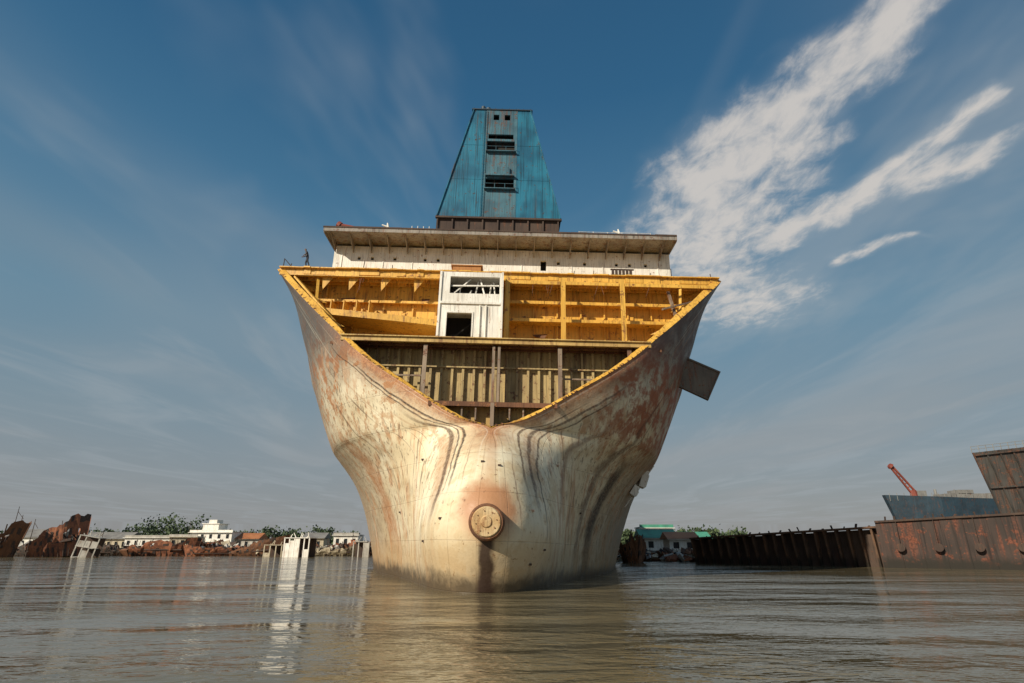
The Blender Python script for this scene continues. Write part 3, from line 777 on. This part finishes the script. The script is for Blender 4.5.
m,t,b=newmat('foliage'); co=t.new('ShaderNodeTexCoord').outputs['Object']
n=t.noise(co,.6,2).outputs[0]; t.put(b.inputs['Base Color'],t.mix(t.mr(n,.35,.65),(.03,.055,.025),(.085,.12,.05))); b.inputs['Roughness'].default_value=.8
fol=m
bm=bmesh.new()
def tree(x,y,h,w,z=1.3):
    cyl(bm,(x,y,z),(x+U(-.3,.3),y,z+h*.6),.2,.1,6,1)
    for _ in range(9):
        c=Vector((x+U(-.42,.42)*w,y+U(-.4,.4)*w,z+h*U(.34,.88))); r=w*U(.16,.3)
        beam(bm,(x,y,z+h*.4),c,.08,.08,1)
        for _ in range(38):
            d=Vector((random.gauss(0,1),random.gauss(0,1),random.gauss(0,.8)))*r*.55; s=U(.25,.55)
            p=c+d; q=Quaternion((R()-.5,R()-.5,R()-.5,R()-.5)).normalized()
            quad(bm,[p+q@Vector(v)*s for v in ((-1,-.6,0),(1,-.7,0),(.8,.7,0),(-.9,.6,0))])
for px,h in [(124,7),(132,9),(140,10.5),(148,13.5),(155,12.5),(163,10.5),(170,13.5),(177,12),(184,8.5),(116,7),(190,8),(238,7.5),(246,7),(254,8),(262,8),(272,8.5),(282,7.5),(292,8.5),(300,8.5),(312,7.5),(322,9),(332,8),(345,7.5),(18,7),(28,7.5),(100,7.5),(106,7.5),(92,7),(6,8)]:
    D=U(250,275); tree(wx(px,D),D,h*U(.9,1.15),h*U(.9,1.25),z=1.5)
for px in range(624,740,6):
    D=U(200,240); tree(wx(px,D),D,U(4.5,8),U(5,9),z=1.5)
mkobj('distant_trees',bm,[fol,M['rustd']],recalc=False)
bm=bmesh.new()
for i in range(520):
    x=U(-400,120); y=U(330,400); h=U(2.0,7.0); 
    for _ in range(13):
        p=Vector((x+random.gauss(0,2.6),y+U(-2,2),1.5+h*R())); s=U(.5,1.2); q=Quaternion((R()-.5,R()-.5,R()-.5,R()-.5)).normalized()
        quad(bm,[p+q@Vector(v)*s for v in ((-1,-.6,0),(1,-.7,0),(.8,.7,0),(-.9,.6,0))])
mkobj('distant_treeline',bm,fol,recalc=False)
bm=bmesh.new()
for px,D,h in [(8,150,12),(14,150,10),(28,150,9),(186,235,12),(330,240,8),(352,200,7),(100,170,7)]:
    x=wx(px,D); cyl(bm,(x,D,0),(x,D,h),.12,.07,6); beam(bm,(x,D,h*.9),(x+U(-2,2),D,h*.75),.08)
mkobj('shore_masts',bm,M['rustd'])

def ribwall(name,P0,P1,h0,h1,depth,mat,ribmat,step=1.25,lean=.5):
    P0=Vector(P0);P1=Vector(P1); d=(P1-P0); L=d.length; d.normalize(); nrm=Vector((d.y,-d.x))
    if nrm.y>0: nrm=-nrm
    bm=bmesh.new()
    def pt(s,off,z): p=P0+d*s+nrm*off; return (p.x,p.y,z)
    N=int(L/step); 
    for i in range(N):
        a=i*L/N; b_=(i+1)*L/N; ha=h0+(h1-h0)*a/L; hb=h0+(h1-h0)*b_/L
        ja=U(-.08,.08)
        hexa(bm,[pt(a,0,-1),pt(b_,0,-1),pt(b_,-.15,-1),pt(a,-.15,-1),pt(a,lean,ha-.25+ja),pt(b_,lean,hb-.25+ja),pt(b_,lean-.15,hb-.25+ja),pt(a,lean-.15,ha-.25+ja)],1)
        w=.22; o=U(-.15,.15)
        hexa(bm,[pt(a,.02,-1),pt(a+w,.02,-1),pt(a+w,.5,-1),pt(a,.5,-1),pt(a+o,lean+.02,ha-.2),pt(a+w+o,lean+.02,ha-.2),pt(a+w+o,lean+.9,ha-.2),pt(a+o,lean+.9,ha-.2)],0)
    hexa(bm,[pt(-.2,-.3,h0-.2),pt(L,-.3,h1-.2),pt(L,lean+1.05,h1-.2),pt(-.2,lean+1.05,h0-.2),pt(-.2,-.3,h0),pt(L,-.3,h1),pt(L,lean+1.05,h1),pt(-.2,lean+1.05,h0)],0)
    hexa(bm,[pt(0,-depth,-1),pt(L,-depth,-1),pt(L,-.2,-1),pt(0,-.2,-1),pt(0,-depth,h0-.4),pt(L,-depth,h1-.4),pt(L,-.2,h1-.4),pt(0,-.2,h0-.4)],0)
    for s in np.arange(.5,L,1.3):
        hh=h0+(h1-h0)*s/L; x=pt(s,U(-.2,.6),hh); beam(bm,x,(x[0]+U(-.2,.2),x[1],hh+U(.08,.5)),U(.08,.4),.1,1)
    return mkobj(name,bm,[M[mat],M[ribmat]])
ribwall('cut_barge',(26.6,87),(44,68),3.45,4.5,5,'barge','rustd')
def hullsec(name,P0,P1,h0,h1,depth,mat):
    P0=Vector(P0);P1=Vector(P1); d=(P1-P0); L=d.length; d.normalize(); nrm=Vector((d.y,-d.x))
    if nrm.y>0: nrm=-nrm
    bm=bmesh.new()
    def pt(s,off,z): p=P0+d*s+nrm*off; return (p.x,p.y,z)
    n=16
    for i in range(n):
        a=L*i/n; b_=L*(i+1)/n; ha=h0+(h1-h0)*a/L; hb=h0+(h1-h0)*b_/L; o=U(-.05,.05)
        hexa(bm,[pt(a+.01,o,-1),pt(b_,o,-1),pt(b_,-depth,-1),pt(a+.01,-depth,-1),pt(a+.01,.15+o,ha),pt(b_,.15+o,hb),pt(b_,-depth,hb),pt(a+.01,-depth,ha)],0)
    hexa(bm,[pt(0,.22,h0-.12),pt(L,.22,h1-.12),pt(L,.4,h1-.12),pt(0,.4,h0-.12),pt(0,.22,h0+.08),pt(L,.22,h1+.08),pt(L,.4,h1+.08),pt(0,.4,h0+.08)],1)
    for s in np.arange(1,L,.9):
        hh=h0+(h1-h0)*s/L; x=pt(s,-.3,hh); beam(bm,x,(x[0]+U(-.3,.3),x[1],hh+U(.1,.5)),U(.05,.3),.1,1)
    for s in np.arange(2,L,3.4):     # fender chains / tyres
        x=pt(s,.35,0); cyl(bm,(x[0],x[1],h0+.3),(x[0],x[1],2.4),.03,.03,5,1); q=nrm*.3
        cyl(bm,(x[0],x[1],2.1),(x[0]+q.x,x[1]+q.y,2.1),.42,.42,14,1)
    return mkobj(name,bm,[M[mat],M['rustd']])
hullsec('barge_hull',(41.0,67.4),(66,48),4.85,6.0,8,'redhull')

bs=empty('blue_ship',(0,0,0))
bm=bmesh.new()
DD=200
prev=None
for u in np.linspace(0,1,15):
    x=126.5+u*48; bw=7*min(1,(u*3.2+.03))**.6; top=17.8+1.3*(1-u)**3-1.0*u; y=DD-4*u
    bot=2; fl=1.0-.35*max(0,1-u*3)
    cur=[bm.verts.new(q) for q in ((x+5*max(0,1-u*6),y-bw*fl*.8,bot),(x,y-bw,top),(x,y+bw,top),(x+5*max(0,1-u*6),y+bw*fl*.8,bot))]
    if prev:
        for k in range(4): bm.faces.new((prev[k],prev[(k+1)%4],cur[(k+1)%4],cur[k]))
    else: bm.faces.new(cur)
    prev=cur
bm.faces.new(prev[::-1])
mkobj('hull',bm,M['navy'],bs)
bm=bmesh.new()
for u in np.linspace(.02,.98,26):
    x=126.5+u*48; cyl(bm,(x,DD-7.0*min(1,u*3.2+.03)**.6,17),(x,DD-7*min(1,u*3.2+.03)**.6,19.6-u),.09,.09,5)
box(bm,146,168,DD-3,DD+3,17,19.4); box(bm,137,140,DD-2,DD+2,17.5,20.4)
box(bm,150,155,DD-3.2,DD+2,19.45,20.6); cyl(bm,(143,DD-2,17),(143,DD-2,20.8),.5,.4,8); cyl(bm,(148,DD-4,17),(148,DD-4,20.6),.25,.2,8)
for x in (139.5,145,151.5,157): box(bm,x,x+1.6,DD-6.5,DD-5.5,17.2,18.6+U(0,.8))
mkobj('deck_fittings',bm,M['grey'],bs)
bm=bmesh.new()
cyl(bm,(135.7,DD-2,17.5),(135.5,DD-2,20.5),1.3,1.0,10)
for o in (-.9,.9): beam(bm,(135.5+o,DD-2,20),(130.0+o*.5,DD-2,28.5),.5,.5)
for i in range(8):
    t_=i/7; beam(bm,(134.8-5*t_,DD-2,20.2+8.2*t_),(136.4-5.2*min(1,t_+.1)-.8*t_,DD-2,20.8+7.8*t_),.3,.3)
cyl(bm,(130.0,DD-2,28.4),(129.4,DD-2,28.9),1.1,.8,8)
mkobj('red_crane',bm,M['red'],bs)

ds=empty('dark_ship')
bm=bmesh.new()
P=[(101.0,121,2),(97.2,121,21.0),(125,114,23.5),(129,114,2)]
poly(bm,P,(22,24,0))
mkobj('hull',bm,M['dgrey'],ds)
bm=bmesh.new()
for u in np.linspace(0,1,13):
    a=Vector(P[0]).lerp(Vector(P[3]),u)+Vector((0,-.2,0)); b_=Vector(P[1]).lerp(Vector(P[2]),u)+Vector((0,-.2,0))
    beam(bm,a,b_,.18,.3)
for v in (.62,.97):
    a=Vector(P[0]).lerp(Vector(P[1]),v)+Vector((0,-.45,0)); b_=Vector(P[3]).lerp(Vector(P[2]),v)+Vector((0,-.45,0)); beam(bm,a,b_,.16,.3)
mkobj('hull_frames',bm,M['dgrey'],ds)
bm=bmesh.new()
for u in np.linspace(0,1,22):
    a=Vector(P[1]).lerp(Vector(P[2]),u); cyl(bm,a,a+Vector((0,0,1.3)),.07,.07,5)
for k in (.7,1.3): cyl(bm,Vector(P[1])+Vector((0,0,k)),Vector(P[2])+Vector((0,0,k)),.05,.05,5)
mkobj('railing',bm,M['grey'],ds)

# ================================================================= LIGHT & SKY
el=math.radians(30); az=math.radians(-137)
sd=Vector((math.sin(az)*math.cos(el),math.cos(az)*math.cos(el),math.sin(el)))
sl=bpy.data.lights.new('sun','SUN'); sl.energy=4.8; sl.angle=math.radians(.6); sl.color=(1,.90,.73)
so=bpy.data.objects.new('sun',sl); sc.collection.objects.link(so); so.rotation_euler=sd.to_track_quat('Z','Y').to_euler(); so.location=(0,0,80)

w=bpy.data.worlds.new('World'); sc.world=w; w.use_nodes=True
t=NT(w.node_tree); bg=w.node_tree.nodes['Background']
sky=t.new('ShaderNodeTexSky'); sky.sky_type='NISHITA'; sky.sun_disc=False; sky.sun_elevation=el; sky.sun_rotation=az
sky.dust_density=2.0; sky.air_density=1.2; sky.ozone_density=2
gen=t.new('ShaderNodeTexCoord').outputs['Generated']
s=t.sep(gen); zc=t.math('MAXIMUM',s[2],.035)
ramp=t.new('ShaderNodeValToRGB'); t.put(ramp.inputs[0],s[2]); r=ramp.color_ramp
stops=[(0,(2.9,2.85,2.85)),(.07,(2.6,2.8,3.0)),(.2,(2.0,2.75,3.25)),(.34,(1.3,2.5,3.4)),(.5,(.6,1.8,3.0)),(.68,(.25,1.15,2.3)),(1,(.12,.62,1.45))]
r.elements[0].position=0; r.elements[1].position=1
for i,(p,c) in enumerate(stops):
    e_=r.elements[0] if i==0 else (r.elements[-1] if i==len(stops)-1 else r.elements.new(p)); e_.color=(c[0]/4,c[1]/4,c[2]/4,1)
grad=t.vmath('SCALE',ramp.outputs[0],scale=4.0)
base=t.mix(.88,sky.outputs[0],grad)
px=t.math('DIVIDE',s[0],zc); py=t.math('DIVIDE',s[1],zc); p=t.comb(px,py,0)
dn=t.noise(p,2.6,3,.6).outputs['Color']
pd=t.vmath('ADD',p,t.vmath('SCALE',t.vmath('SUBTRACT',dn,(.5,.5,.5)),scale=.34))
pd=t.vmath('MULTIPLY',pd,(1,1,0))
def seg(A,B,w0,w1):
    A=Vector((A[0],A[1],0));B=Vector((B[0],B[1],0)); d=B-A
    pa=t.vmath('SUBTRACT',pd,tuple(A)); h=t.math('DIVIDE',t.vmath('DOT_PRODUCT',pa,tuple(d)),d.dot(d),clamp=True)
    q=t.vmath('SCALE',tuple(d),scale=h)
    dist=t.vmath('DISTANCE',pa,q)
    wd=t.mr(h,0,1,w0,w1,False)
    return t.math('SUBTRACT',1,t.math('DIVIDE',dist,wd),clamp=True)
masks=[(seg((.82,.60),(.73,1.0),.07,.12),1.0),(seg((.73,1.0),(.60,1.40),.15,.28),1.0),(seg((.60,1.40),(.70,1.85),.31,.42),.95),(seg((.70,1.9),(1.0,2.3),.34,.46),.75),
       (seg((1.12,1.03),(1.07,1.35),.05,.10),.9),(seg((1.07,1.35),(.92,1.72),.12,.19),1.0),(seg((1.30,1.25),(1.12,1.42),.10,.14),.85),(seg((1.38,1.70),(1.24,1.85),.06,.08),.7)]
mk=None
for m_,a in masks:
    v=t.math('MULTIPLY',m_,a); mk=v if mk is None else t.math('MAXIMUM',mk,v)
n1=t.noise(t.mapping(p,(1.5,.85,1),rot=(0,0,.35)),9,5,.64,.3).outputs[0]
dens=t.math('ADD',t.math('MULTIPLY',mk,1.3),t.math('MULTIPLY',t.math('SUBTRACT',n1,.53),2.7))
core=t.math('MULTIPLY',t.mr(dens,.05,1.3),t.mr(mk,.02,.45))
veil=t.mr(mk,0,.9,0,.36)
ci=t.noise(t.mapping(p,(.9,.35,1),rot=(0,0,-.6)),1.3,4,.6,.8).outputs[0]
ci2=t.noise(t.mapping(p,(.35,.16,1),rot=(0,0,.5),loc=(3,1,0)),1.0,3,.55,.5).outputs[0]
cm=t.mr(ci,.44,.72,0,.36); cm2=t.mr(ci2,.42,.68,0,.5)
col=t.mix(cm,base,(3.6,4.0,4.3))
col=t.mix(cm2,col,(3.2,3.35,3.45))
col=t.mix(veil,col,(4.6,4.9,5.1))
col=t.mix(t.math('MULTIPLY',core,.83),col,(6.4,6.0,5.6))
t.put(bg.inputs[0],col); bg.inputs[1].default_value=.1

cd=bpy.data.cameras.new('camera'); cd.lens=20; cd.sensor_width=36; cd.clip_end=9000; cd.clip_start=.1
co_=bpy.data.objects.new('camera',cd); sc.collection.objects.link(co_); co_.location=(0,0,2); co_.rotation_euler=(math.radians(110),0,0)
sc.camera=co_
